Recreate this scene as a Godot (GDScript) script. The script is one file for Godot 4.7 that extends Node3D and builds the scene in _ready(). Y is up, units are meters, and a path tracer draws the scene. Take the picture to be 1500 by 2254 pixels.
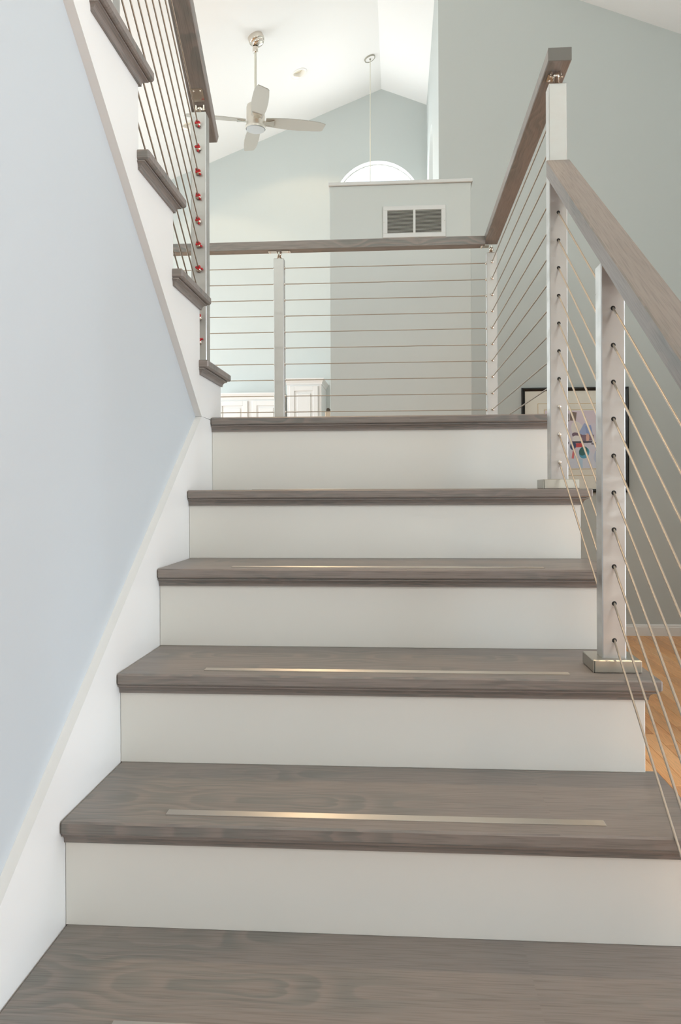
extends Node3D
# A switchback stair with grey oak treads and steel cable railings in a vaulted room.
# Distances: X to the right, Y above the eye, D away from the eye; v() turns them into the scene (floor at y = 0).

const EYE := 1.33
const XL := -0.5845        # face of the white boards on the stair wall
const XR := 0.4926         # open end of the risers of the lower flight
const XT := 0.5204         # open end of its treads
const GO := 0.28           # going
const RI := 0.19           # rise
const NOSE := 0.0242
const D1 := 1.3343         # nose of the tread counted as 1
const LAND := 0.227        # landing above the eye
const GO2 := 0.277         # going of the upper flight
const RI2 := 0.1925
const UP1 := 0.385         # first tread of the upper flight
const UPD := 2.6025        # its riser face
const POSTX := 0.449
const POSTU := -0.6295
const PW := 0.049
const FAR := 10.28         # gable wall
const REAR := 7.374        # wall with the picture
const SIDEX := 0.386
const RIDGEX := -0.193
const RIDGEY := 5.155
const PITCH := 0.39
const WL := -4.6
const WR := 5.2
const FRONT := -5.0
const CANS := [Vector2(-1.121, 9.127), Vector2(-2.436, 9.203), Vector2(-0.75, 3.4), Vector2(1.7, 0.4)]   # X and D of the recessed lights

var rng := RandomNumberGenerator.new()
var M := {}
var used := {}

# ---------------------------------------------------------------- helpers
func v(x: float, y: float, d: float) -> Vector3:
	return Vector3(x, y + EYE, -d)

func numbered(called: String) -> String:
	var n: int = used.get(called, 0)
	used[called] = n + 1
	return called if n == 0 else "%s_%03d" % [called, n]

func thing(called: String, label: String, category: String, at: Vector3, group := "") -> Node3D:
	var o := Node3D.new()
	o.name = numbered(called)
	add_child(o)
	o.position = at
	o.set_meta("label", label)
	o.set_meta("category", category)
	if group != "":
		o.set_meta("group", group)
	return o

func mb() -> SurfaceTool:
	var st := SurfaceTool.new()
	st.begin(Mesh.PRIMITIVE_TRIANGLES)
	return st

func obj(called: String, st: SurfaceTool, m: Material, parent: Node3D = null, label := "") -> MeshInstance3D:
	var o := MeshInstance3D.new()
	o.mesh = st.commit()
	o.material_override = m
	o.cast_shadow = GeometryInstance3D.SHADOW_CASTING_SETTING_ON
	if parent == null:
		o.name = numbered(called)
		add_child(o)
	else:
		o.name = called
		parent.add_child(o, true)
		# shapes are written in scene coordinates: bring them into the parent's own frame
		var g := Transform3D.IDENTITY
		var p: Node = parent
		while p is Node3D and p != self:
			g = (p as Node3D).transform * g
			p = p.get_parent()
		o.transform = g.affine_inverse()
	if label != "":
		o.set_meta("label", label)
	return o

func struct(called: String, st: SurfaceTool, m: Material) -> MeshInstance3D:
	var o := obj(called, st, m)
	o.set_meta("kind", "structure")
	return o

func tri(st: SurfaceTool, a: Vector3, b: Vector3, c: Vector3, n: Vector3, ua := Vector2.ZERO, ub := Vector2.ZERO, uc := Vector2.ZERO) -> void:
	var k := (b - a).cross(c - a)
	if k.dot(n) > 0.0:
		var t := b; b = c; c = t
		var u := ub; ub = uc; uc = u
	st.set_normal(n); st.set_uv(ua); st.add_vertex(a)
	st.set_normal(n); st.set_uv(ub); st.add_vertex(b)
	st.set_normal(n); st.set_uv(uc); st.add_vertex(c)

# texture place of a point: along the grain axis g, then across it
func guv(p: Vector3, n: Vector3, g: Vector3, off: Vector2) -> Vector2:
	var s := g.cross(n)
	if s.length() < 0.3:
		s = g.cross(Vector3.UP if absf(g.y) < 0.8 else Vector3.RIGHT)
		return Vector2(p.dot(s.normalized().cross(g)) * 0.2, p.dot(s.normalized())) + off
	return Vector2(p.dot(g), p.dot(s.normalized())) + off

func face(st: SurfaceTool, pts: Array, n: Vector3, g := Vector3.RIGHT, off := Vector2.ZERO) -> void:
	for i in range(1, pts.size() - 1):
		tri(st, pts[0], pts[i], pts[i + 1], n, guv(pts[0], n, g, off), guv(pts[i], n, g, off), guv(pts[i + 1], n, g, off))

# a box from corner a to corner b, its edges chamfered by e
func box(st: SurfaceTool, a: Vector3, b: Vector3, e := 0.0, g := Vector3.RIGHT, off := Vector2.ZERO) -> void:
	var lo := Vector3(minf(a.x, b.x), minf(a.y, b.y), minf(a.z, b.z))
	var hi := Vector3(maxf(a.x, b.x), maxf(a.y, b.y), maxf(a.z, b.z))
	var c := (lo + hi) / 2.0
	var h := (hi - lo) / 2.0
	e = minf(e, minf(h.x, minf(h.y, h.z)) * 0.98)
	for ax in 3:
		var u := (ax + 1) % 3
		var w := (ax + 2) % 3
		for s in [-1.0, 1.0]:
			var n := Vector3.ZERO
			n[ax] = s
			var q := []
			for k in [[-1, -1], [1, -1], [1, 1], [-1, 1]]:
				var p := Vector3.ZERO
				p[ax] = s * h[ax]
				p[u] = k[0] * (h[u] - e)
				p[w] = k[1] * (h[w] - e)
				q.append(c + p)
			face(st, q, n, g, off)
	if e <= 0.0:
		return
	for ax in 3:
		var u := (ax + 1) % 3
		var w := (ax + 2) % 3
		for su in [-1.0, 1.0]:
			for sw in [-1.0, 1.0]:
				var n := Vector3.ZERO
				n[u] = su
				n[w] = sw
				n = n.normalized()
				var q := []
				for k in [[-1, 0], [1, 0], [1, 1], [-1, 1]]:
					var p := Vector3.ZERO
					p[ax] = k[0] * (h[ax] - e)
					p[u] = su * (h[u] - (e if k[1] == 0 else 0.0))
					p[w] = sw * (h[w] - (0.0 if k[1] == 0 else e))
					q.append(c + p)
				face(st, q, n, g, off)
	for sx in [-1.0, 1.0]:
		for sy in [-1.0, 1.0]:
			for sz in [-1.0, 1.0]:
				var s := Vector3(sx, sy, sz)
				face(st, [c + s * (h - Vector3(0, e, e)), c + s * (h - Vector3(e, 0, e)), c + s * (h - Vector3(e, e, 0))], s.normalized(), g, off)

# a flat outline (2D) carried by a, b (its axes) from origin o, thickened along t
func slab(st: SurfaceTool, pts: PackedVector2Array, o: Vector3, a: Vector3, b: Vector3, t: Vector3, g := Vector3.RIGHT, off := Vector2.ZERO) -> void:
	var ids := Geometry2D.triangulate_polygon(pts)
	var n := t.normalized()
	for s in 2:
		var base := o + (t if s == 1 else Vector3.ZERO)
		for i in range(0, ids.size(), 3):
			face(st, [base + a * pts[ids[i]].x + b * pts[ids[i]].y, base + a * pts[ids[i + 1]].x + b * pts[ids[i + 1]].y, base + a * pts[ids[i + 2]].x + b * pts[ids[i + 2]].y], n if s == 1 else -n, g, off)
	var area := 0.0
	for i in pts.size():
		area += pts[i].cross(pts[(i + 1) % pts.size()])
	for i in pts.size():
		var p := pts[i]
		var q := pts[(i + 1) % pts.size()]
		var e := (q - p).normalized()
		var out2 := Vector2(e.y, -e.x) * signf(area)
		var nn := (a * out2.x + b * out2.y).normalized()
		var p3 := o + a * p.x + b * p.y
		var q3 := o + a * q.x + b * q.y
		face(st, [p3, q3, q3 + t, p3 + t], nn, g, off)

func rod(st: SurfaceTool, a: Vector3, b: Vector3, r: float, n := 8, caps := true, r2 := -1.0) -> void:
	if r2 < 0.0:
		r2 = r
	var d := (b - a).normalized()
	var s := d.cross(Vector3.UP if absf(d.y) < 0.9 else Vector3.RIGHT).normalized()
	var w := d.cross(s)
	var l := a.distance_to(b)
	for i in n:
		var a0 := TAU * i / n
		var a1 := TAU * (i + 1) / n
		var n0 := s * cos(a0) + w * sin(a0)
		var n1 := s * cos(a1) + w * sin(a1)
		var q := [[a + n0 * r, n0, Vector2(float(i) / n, 0)], [a + n1 * r, n1, Vector2(float(i + 1) / n, 0)], [b + n1 * r2, n1, Vector2(float(i + 1) / n, l)], [b + n0 * r2, n0, Vector2(float(i) / n, l)]]
		smooth(st, [q[0], q[1], q[2]])
		smooth(st, [q[0], q[2], q[3]])
		if caps:
			tri(st, a, a + n0 * r, a + n1 * r, -d)
			tri(st, b, b + n0 * r2, b + n1 * r2, d)

# three corners, each [place, normal, uv]
func smooth(st: SurfaceTool, q: Array) -> void:
	var k: Vector3 = (q[1][0] - q[0][0]).cross(q[2][0] - q[0][0])
	if k.length_squared() < 1e-18:
		return
	var order := [0, 1, 2] if k.dot(q[0][1] + q[1][1] + q[2][1]) <= 0.0 else [0, 2, 1]
	for i in order:
		st.set_normal(q[i][1])
		st.set_uv(q[i][2])
		st.add_vertex(q[i][0])

# a profile of (radius, height along the axis) turned about the axis
func lathe(st: SurfaceTool, prof: Array, o: Vector3, up := Vector3.UP, n := 32, sharp := false) -> void:
	var s := up.cross(Vector3.RIGHT if absf(up.x) < 0.8 else Vector3.FORWARD).normalized()
	var w := up.cross(s)
	for j in prof.size() - 1:
		var p: Vector2 = prof[j]
		var q: Vector2 = prof[j + 1]
		var t := (q - p).normalized()
		var np := Vector2(t.y, -t.x)
		var nq := np
		if not sharp:
			if j > 0:
				var tb: Vector2 = (p - prof[j - 1]).normalized()
				if tb.dot(t) > 0.6:
					np = (np + Vector2(tb.y, -tb.x)).normalized()
			if j < prof.size() - 2:
				var tc: Vector2 = (prof[j + 2] - q).normalized()
				if tc.dot(t) > 0.6:
					nq = (nq + Vector2(tc.y, -tc.x)).normalized()
		for i in n:
			var c := []
			for k in [[p, i, np], [p, i + 1, np], [q, i + 1, nq], [q, i, nq]]:
				var an := TAU * int(k[1]) / n
				var rd := s * cos(an) + w * sin(an)
				c.append([o + rd * k[0].x + up * k[0].y, (rd * k[2].x + up * k[2].y).normalized(), Vector2(float(k[1]) / n, k[0].y)])
			smooth(st, [c[0], c[1], c[2]])
			smooth(st, [c[0], c[2], c[3]])

func ball(st: SurfaceTool, o: Vector3, r: float, n := 12) -> void:
	var prof := []
	for i in range(0, 9):
		var a := -PI / 2 + PI * i / 8
		prof.append(Vector2(cos(a) * r, sin(a) * r))
	lathe(st, prof, o, Vector3.UP, n)

# a rail of w by h between two centre points; plumb ends where asked
func beam(st: SurfaceTool, p0: Vector3, p1: Vector3, w: float, h: float, e: float, plumb0: bool, plumb1: bool, off: Vector2) -> void:
	var d := (p1 - p0).normalized()
	var s := d.cross(Vector3.UP).normalized()
	var u := s.cross(d)
	var flat := Vector3(d.x, 0, d.z).normalized()
	var sec := []
	for k in [[-1, -1, 0], [-1, -1, 1], [-1, 1, 1], [-1, 1, 0], [1, 1, 0], [1, 1, 1], [1, -1, 1], [1, -1, 0]]:
		var x: float = k[0] * (w / 2 - (0.0 if k[2] == 1 else e))
		var y: float = k[1] * (h / 2 - (e if k[2] == 1 else 0.0))
		sec.append(s * x + u * y)
	var A := []
	var B := []
	for q in sec:
		A.append(p0 + q - d * ((q.dot(flat)) / d.dot(flat) if plumb0 else 0.0))
		B.append(p1 + q - d * ((q.dot(flat)) / d.dot(flat) if plumb1 else 0.0))
	for i in 8:
		var j := (i + 1) % 8
		var n: Vector3 = (A[j] - A[i]).cross(d).normalized()
		if n.dot(sec[i] + sec[j]) < 0.0:
			n = -n
		face(st, [A[i], A[j], B[j], B[i]], n, d, off)
	face(st, A, -flat if plumb0 else -d, s, off)
	face(st, B, flat if plumb1 else d, s, off)

# a moulding: profile of (out, up) swept along a path whose corners carry their own outward vectors
func moulding(st: SurfaceTool, prof: Array, path: Array, outs: Array, off: Vector2) -> void:
	for i in path.size() - 1:
		var g: Vector3 = (path[i + 1] - path[i]).normalized()
		for j in prof.size() - 1:
			var q := []
			for k in [[i, j], [i + 1, j], [i + 1, j + 1], [i, j + 1]]:
				var pr: Vector2 = prof[k[1]]
				q.append(path[k[0]] + outs[k[0]] * pr.x + Vector3.UP * pr.y)
			var t: Vector2 = prof[j + 1] - prof[j]
			var side := g.cross(Vector3.UP).normalized()
			if side.dot(outs[i] + outs[i + 1]) < 0.0:
				side = -side
			var n := (side * -t.y + Vector3.UP * t.x).normalized()
			face(st, q, n, g, off)
	for i in [0, path.size() - 1]:
		var g: Vector3 = (path[0] - path[1]).normalized() if i == 0 else (path[i] - path[i - 1]).normalized()
		var q := []
		for pr in prof:
			q.append(path[i] + outs[i] * pr.x + Vector3.UP * pr.y)
		face(st, q, g, Vector3.UP, off)

# an upright wall of rectangles round rectangular openings; spans are along a and up
func wall_rects(st: SurfaceTool, a0: float, a1: float, y0: float, y1: float, holes: Array, put: Callable) -> void:
	var xs := [a0, a1]
	for h in holes:
		xs.append(h[0]); xs.append(h[1])
	xs.sort()
	for i in xs.size() - 1:
		if xs[i + 1] - xs[i] < 0.001:
			continue
		var mid: float = (xs[i] + xs[i + 1]) / 2
		var cuts := []
		for h in holes:
			if h[0] < mid and mid < h[1]:
				cuts.append([h[2], h[3]])
		cuts.sort()
		var y := y0
		for c in cuts:
			if c[0] > y + 0.001:
				put.call(st, xs[i], xs[i + 1], y, c[0])
			y = c[1]
		if y1 > y + 0.001:
			put.call(st, xs[i], xs[i + 1], y, y1)

# ---------------------------------------------------------------- materials
func mat(called: String, c: Color, rough: float, metal := 0.0) -> StandardMaterial3D:
	var m := StandardMaterial3D.new()
	m.resource_name = called
	m.albedo_color = c
	m.roughness = rough
	m.metallic = metal
	M[called] = m
	return m

func wood_image(w: int, h: int, sx: float, sy: float, light: Color, dark: Color, pale: Color, rings: float, sd: int) -> ImageTexture:
	# w x h pixels cover sx by sy metres; grain runs along x and the picture repeats
	var a := FastNoiseLite.new()
	a.seed = sd
	a.noise_type = FastNoiseLite.TYPE_SIMPLEX_SMOOTH
	a.frequency = 1.0
	a.fractal_octaves = 2
	var b := FastNoiseLite.new()
	b.seed = sd + 7
	b.noise_type = FastNoiseLite.TYPE_SIMPLEX
	b.frequency = 1.0
	b.fractal_type = FastNoiseLite.FRACTAL_NONE
	var bytes := PackedByteArray()
	bytes.resize(w * h * 3)
	var k := 0
	for j in h:
		var tv := TAU * j / h
		var y := sy * j / h
		for i in w:
			var x := sx * i / w
			var fx := 1.0 - absf(2.0 * i / w - 1.0)   # a mirrored run along the grain repeats without a seam
			var fy := 1.0 - absf(2.0 * j / h - 1.0)
			var warp := a.get_noise_2d(fx * sx * 0.8, fy * sy * 2.4) + a.get_noise_2d(fx * sx * 2.6 + 9.0, fy * sy * 7.0) * 0.22
			var r := fposmod(warp * rings + fy * sy * 9.0, 1.0)
			var strong := smoothstep(-0.1, 0.5, a.get_noise_2d(fx * sx * 0.5 + 70.0, fy * sy * 2.0 + 3.0))
			var g := smoothstep(0.0, 0.7, r) * (1.0 - smoothstep(0.82, 1.0, r)) * strong
			var fine := b.get_noise_2d(x * 2.2, y * 150.0)
			var pore := b.get_noise_2d(x * 7.0 + 50.0, y * 260.0)
			var tone := a.get_noise_2d(fx * sx * 0.5 + 30.0, fy * sy * 3.0)
			var c := light.lerp(dark, clampf(g * 0.85 + fine * 0.16, 0.0, 1.0)).lerp(pale, clampf(tone * 0.7 + 0.25, 0.0, 0.6))
			var q := 1.0 - maxf(0.0, pore - 0.25) * 0.16 + fine * 0.035
			bytes[k] = int(clampf(c.r * q, 0, 1) * 255.0)
			bytes[k + 1] = int(clampf(c.g * q, 0, 1) * 255.0)
			bytes[k + 2] = int(clampf(c.b * q, 0, 1) * 255.0)
			k += 3
	return ImageTexture.create_from_image(Image.create_from_data(w, h, false, Image.FORMAT_RGB8, bytes))

func strand_image() -> ImageTexture:
	var im := Image.create_empty(16, 16, false, Image.FORMAT_RGB8)
	for j in 16:
		for i in 16:
			var t := fposmod((i * 3 + j) / 16.0, 1.0)
			var g := 0.55 + 0.45 * sin(t * PI)
			im.set_pixel(i, j, Color(g, g, g))
	return ImageTexture.create_from_image(im)

func brush_image() -> ImageTexture:
	# fine scratches along y
	var w := 256
	var h := 64
	var r := RandomNumberGenerator.new()
	r.seed = 5
	var im := Image.create_empty(w, h, false, Image.FORMAT_RGB8)
	for i in w:
		var base := r.randf()
		for j in h:
			var g := clampf(0.5 + (base - 0.5) * 0.6 + (r.randf() - 0.5) * 0.12, 0, 1)
			im.set_pixel(i, j, Color(g, g, g))
	return ImageTexture.create_from_image(im)

func art_image() -> ImageTexture:
	var w := 384
	var h := 384
	var im := Image.create_empty(w, h, false, Image.FORMAT_RGB8)
	var n := FastNoiseLite.new()
	n.seed = 3
	n.frequency = 0.012
	var shapes := [   # [kind, x, y, half width, half height, turn, colour] in parts of the sheet
		["e", 0.20, 0.30, 0.16, 0.22, 0.3, Color(0.72, 0.78, 0.88)], ["r", 0.12, 0.66, 0.10, 0.16, 0.2, Color(0.86, 0.62, 0.60)],
		["r", 0.47, 0.10, 0.055, 0.075, 0.1, Color(0.53, 0.47, 0.44)], ["e", 0.55, 0.34, 0.10, 0.16, -0.4, Color(0.93, 0.91, 0.90)],
		["r", 0.66, 0.33, 0.055, 0.10, 0.5, Color(0.68, 0.74, 0.88)], ["r", 0.74, 0.36, 0.05, 0.10, -0.2, Color(0.60, 0.68, 0.86)],
		["e", 0.57, 0.46, 0.13, 0.06, 0.5, Color(0.52, 0.44, 0.50)], ["e", 0.545, 0.50, 0.09, 0.065, 0.4, Color(0.95, 0.94, 0.93)],
		["r", 0.72, 0.47, 0.10, 0.05, 0.0, Color(0.58, 0.50, 0.56)], ["e", 0.715, 0.47, 0.028, 0.075, 0.0, Color(0.93, 0.76, 0.70)],
		["r", 0.62, 0.545, 0.17, 0.017, -0.02, Color(0.38, 0.36, 0.40)], ["e", 0.86, 0.57, 0.09, 0.02, -0.1, Color(0.45, 0.42, 0.48)],
		["r", 0.57, 0.60, 0.055, 0.035, -0.06, Color(0.84, 0.36, 0.37)], ["e", 0.47, 0.61, 0.05, 0.07, 0.2, Color(0.30, 0.34, 0.47)],
		["e", 0.655, 0.73, 0.085, 0.10, 0.3, Color(0.38, 0.66, 0.78)], ["e", 0.64, 0.70, 0.065, 0.085, 0.6, Color(0.28, 0.47, 0.47)],
		["r", 0.475, 0.74, 0.018, 0.09, 0.15, Color(0.86, 0.50, 0.52)], ["r", 0.60, 0.92, 0.03, 0.09, 0.0, Color(0.76, 0.86, 0.94)],
		["r", 0.30, 0.55, 0.10, 0.02, 0.1, Color(0.38, 0.36, 0.40)], ["e", 0.88, 0.78, 0.06, 0.12, 0.2, Color(0.80, 0.84, 0.92)],
	]
	for j in h:
		for i in w:
			var x := float(i) / w
			var y := float(j) / h
			var c := Color(0.90, 0.85, 0.89).lerp(Color(0.87, 0.89, 0.94), clampf(y * 1.4 - 0.2 + n.get_noise_2d(i, j) * 0.5, 0, 1))
			for s in shapes:
				var p := Vector2(x - s[1], y - s[2]).rotated(-s[5])
				var inside: bool = (absf(p.x) < s[3] and absf(p.y) < s[4]) if s[0] == "r" else (p.x * p.x / (s[3] * s[3]) + p.y * p.y / (s[4] * s[4]) < 1.0)
				if inside:
					c = s[6]
			im.set_pixel(i, j, c)
	return ImageTexture.create_from_image(im)

func materials() -> void:
	var tr := wood_image(1024, 512, 1.4, 0.7, Color(0.550, 0.510, 0.482), Color(0.448, 0.446, 0.428), Color(0.560, 0.524, 0.500), 3.4, 11)
	var wd := mat("grey oak", Color(1, 1, 1), 0.42)
	wd.albedo_texture = tr
	wd.uv1_scale = Vector3(1.0 / 1.4, 1.0 / 0.7, 1)
	wd.metallic_specular = 0.5
	mat("oak end grain", Color(0.42, 0.412, 0.39), 0.55)
	var fl := wood_image(1024, 512, 1.6, 0.8, Color(0.93, 0.70, 0.48), Color(0.84, 0.58, 0.38), Color(0.96, 0.76, 0.55), 2.2, 23)
	var tones := [Color(1, 1, 1), Color(0.95, 0.93, 0.91), Color(0.98, 0.94, 0.89), Color(0.92, 0.88, 0.85), Color(1.0, 0.98, 0.96)]
	for k in tones.size():
		var m := mat("floor oak %d" % k, tones[k], 0.38)
		m.albedo_texture = fl
		m.uv1_scale = Vector3(1.0 / 1.6, 1.0 / 0.8, 1)
	mat("sub floor", Color(0.25, 0.18, 0.12), 0.9)
	mat("wall paint", Color(0.775, 0.795, 0.785), 0.75)
	mat("stair wall paint", Color(0.775, 0.797, 0.808), 0.75)
	mat("ceiling paint", Color(0.95, 0.95, 0.945), 0.85)
	mat("white trim", Color(0.935, 0.93, 0.915), 0.4)
	mat("riser white", Color(0.915, 0.905, 0.872), 0.42)
	mat("cabinet white", Color(0.875, 0.87, 0.86), 0.45)
	var br := brush_image()
	var st := mat("brushed steel", Color(0.785, 0.778, 0.765), 0.9, 0.85)
	st.heightmap_enabled = true
	st.heightmap_texture = br
	st.heightmap_scale = 0.004
	var blot := FastNoiseLite.new()
	blot.seed = 8
	blot.frequency = 0.03
	var bt := NoiseTexture2D.new()
	bt.width = 128
	bt.height = 128
	bt.seamless = true
	bt.noise = blot
	var ramp := Gradient.new()
	ramp.set_color(0, Color(0.30, 0.30, 0.30))
	ramp.set_color(1, Color(0.58, 0.58, 0.58))
	bt.color_ramp = ramp
	st.roughness_texture = bt
	st.roughness_texture_channel = BaseMaterial3D.TEXTURE_CHANNEL_RED
	st.uv1_scale = Vector3(6, 3, 1)
	var pl := mat("steel plate", Color(0.72, 0.71, 0.67), 0.28, 0.95)
	pl.uv1_scale = Vector3(6, 3, 1)
	mat("strip metal", Color(0.77, 0.745, 0.71), 0.42, 0.95)
	M["strip metal"].anisotropy_enabled = true
	M["strip metal"].anisotropy = -1.0
	var cb := mat("steel cable", Color(0.70, 0.66, 0.61), 0.36, 0.88)
	cb.heightmap_enabled = true
	cb.heightmap_texture = strand_image()
	cb.heightmap_scale = 0.06
	cb.uv1_scale = Vector3(1, 90, 1)
	mat("polished nickel", Color(0.86, 0.83, 0.79), 0.14, 1.0)
	mat("pewter", Color(0.66, 0.65, 0.60), 0.45, 0.3)
	mat("black rubber", Color(0.06, 0.055, 0.05), 0.6)
	mat("red plastic", Color(0.72, 0.10, 0.13), 0.35)
	mat("fan blade", Color(0.70, 0.69, 0.66), 0.42, 0.2)
	mat("motor nickel", Color(0.84, 0.82, 0.78), 0.35, 0.6)
	mat("frosted lens", Color(0.72, 0.735, 0.74), 0.5)
	var lamp := mat("can lens", Color(0.90, 0.90, 0.84), 0.5)
	lamp.emission_enabled = true
	lamp.emission = Color(1.0, 0.92, 0.80)
	lamp.emission_energy_multiplier = 0.12
	mat("cream metal", Color(0.86, 0.85, 0.80), 0.4)
	mat("duct dark", Color(0.32, 0.31, 0.29), 0.8)
	mat("grille white", Color(0.82, 0.825, 0.82), 0.45)
	mat("grille slat", Color(0.80, 0.795, 0.77), 0.5)
	mat("black frame", Color(0.085, 0.08, 0.07), 0.35)
	mat("mat board", Color(0.94, 0.93, 0.89), 0.9)
	mat("gold line", Color(0.80, 0.68, 0.48), 0.6)
	var art := mat("print", Color(1, 1, 1), 0.7)
	art.albedo_texture = art_image()
	mat("dark box", Color(0.34, 0.30, 0.25), 0.7)
	mat("beige", Color(0.86, 0.80, 0.72), 0.6)
	var gl := mat("window glass", Color(1, 1, 1, 0.04), 0.02)
	gl.transparency = BaseMaterial3D.TRANSPARENCY_ALPHA

# ---------------------------------------------------------------- lights and camera
func area(called: String, at: Vector3, facing: Vector3, size: Vector2, energy: float, c: Color) -> void:
	var l := AreaLight3D.new()
	l.name = called
	add_child(l)
	l.position = at
	l.look_at_from_position(at, at + facing, Vector3.UP)
	l.area_size = size
	l.light_energy = energy
	l.light_color = c
	l.area_range = 30.0
	l.area_attenuation = 2.0
	l.shadow_enabled = true

func camera_and_light() -> void:
	var f := 1755.3
	var cam := Camera3D.new()
	cam.name = "camera"
	add_child(cam)
	cam.near = 0.05
	cam.far = 100.0
	cam.projection = Camera3D.PROJECTION_FRUSTUM
	cam.keep_aspect = Camera3D.KEEP_HEIGHT
	cam.size = 2.0 * 1127.0 / f * cam.near
	cam.frustum_offset = Vector2(0.0, -(1127.0 - 1077.7) / f * cam.near)
	cam.position = v(0, 0, 0)
	cam.rotation = Vector3(0, 0.0721, -0.0042)
	cam.current = true
	var env := Environment.new()
	var sky := Sky.new()
	var pm := ProceduralSkyMaterial.new()
	pm.sky_top_color = Color(0.86, 0.92, 1.0)
	pm.sky_horizon_color = Color(1, 1, 1)
	pm.ground_horizon_color = Color(0.80, 0.80, 0.78)
	pm.ground_bottom_color = Color(0.62, 0.62, 0.58)
	sky.sky_material = pm
	env.background_mode = Environment.BG_SKY
	env.sky = sky
	env.background_energy_multiplier = 1.6
	env.tonemap_mode = Environment.TONE_MAPPER_LINEAR
	env.tonemap_exposure = 1.0
	env.sdfgi_enabled = true
	env.ssao_enabled = true
	env.ssil_enabled = true
	var we := WorldEnvironment.new()
	we.name = "environment"
	we.environment = env
	add_child(we)
	# daylight in the windows
	area("daylight_right", v(WR - 0.02, 0.05, 0.6), Vector3.LEFT, Vector2(3.4, 2.2), 20.5, Color(0.87, 0.935, 1.0))
	area("daylight_left", v(WL + 0.02, 1.2, 7.4), Vector3.RIGHT, Vector2(4.4, 2.4), 22.5, Color(0.93, 0.975, 1.0))
	area("daylight_loft", v(WL + 0.02, 2.6, -2.4), Vector3.RIGHT, Vector2(4.2, 1.2), 15.5, Color(0.98, 1.0, 0.985))
	area("daylight_loft_east", v(WR - 0.02, 2.425, -2.0), Vector3.LEFT, Vector2(4.4, 0.95), 17.0, Color(0.98, 1.0, 0.985))
	area("daylight_entry", v(1.2, -0.1, FRONT + 0.02), Vector3.FORWARD, Vector2(4.0, 2.0), 2.2, Color(1.0, 1.0, 0.97))
	area("daylight_arch", v(-0.25, 3.2, FAR + 0.4), Vector3(0, 0, 1), Vector2(1.6, 2.4), 7.6, Color(0.97, 0.99, 1.0))
	area("daylight_side_arch", v(SIDEX + 0.4, 3.1, 9.13), Vector3.LEFT, Vector2(1.6, 2.4), 1.5, Color(0.97, 0.99, 1.0))

# ---------------------------------------------------------------- the room
func roof_y(x: float) -> float:
	return RIDGEY - PITCH * absf(x - RIDGEX)

func arch_pts(c: float, r: float, spring: float, from: float, to: float) -> PackedVector2Array:
	var p := PackedVector2Array()
	for i in 17:
		var a := lerpf(from, to, i / 16.0)
		p.append(Vector2(c + cos(a) * r, spring + sin(a) * r))
	return p

# a wall in two halves round an arched window; the outline is in (along, Y)
func arched_wall(st: SurfaceTool, a0: float, a1: float, y0: float, tops: Array, c: float, r: float, spring: float, sill: float, o: Vector3, a: Vector3, t: Vector3) -> void:
	var left := PackedVector2Array([Vector2(a0, y0), Vector2(c, y0), Vector2(c, sill), Vector2(c - r, sill)])
	left.append_array(arch_pts(c, r, spring, PI, PI / 2))
	for p in tops[0]:
		left.append(p)
	var right := PackedVector2Array([Vector2(c, y0), Vector2(a1, y0)])
	for p in tops[1]:
		right.append(p)
	right.append_array(arch_pts(c, r, spring, PI / 2, 0.0))
	right.append_array(PackedVector2Array([Vector2(c + r, sill), Vector2(c, sill)]))
	slab(st, left, o, a, Vector3.UP, t)
	slab(st, right, o, a, Vector3.UP, t)

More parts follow.
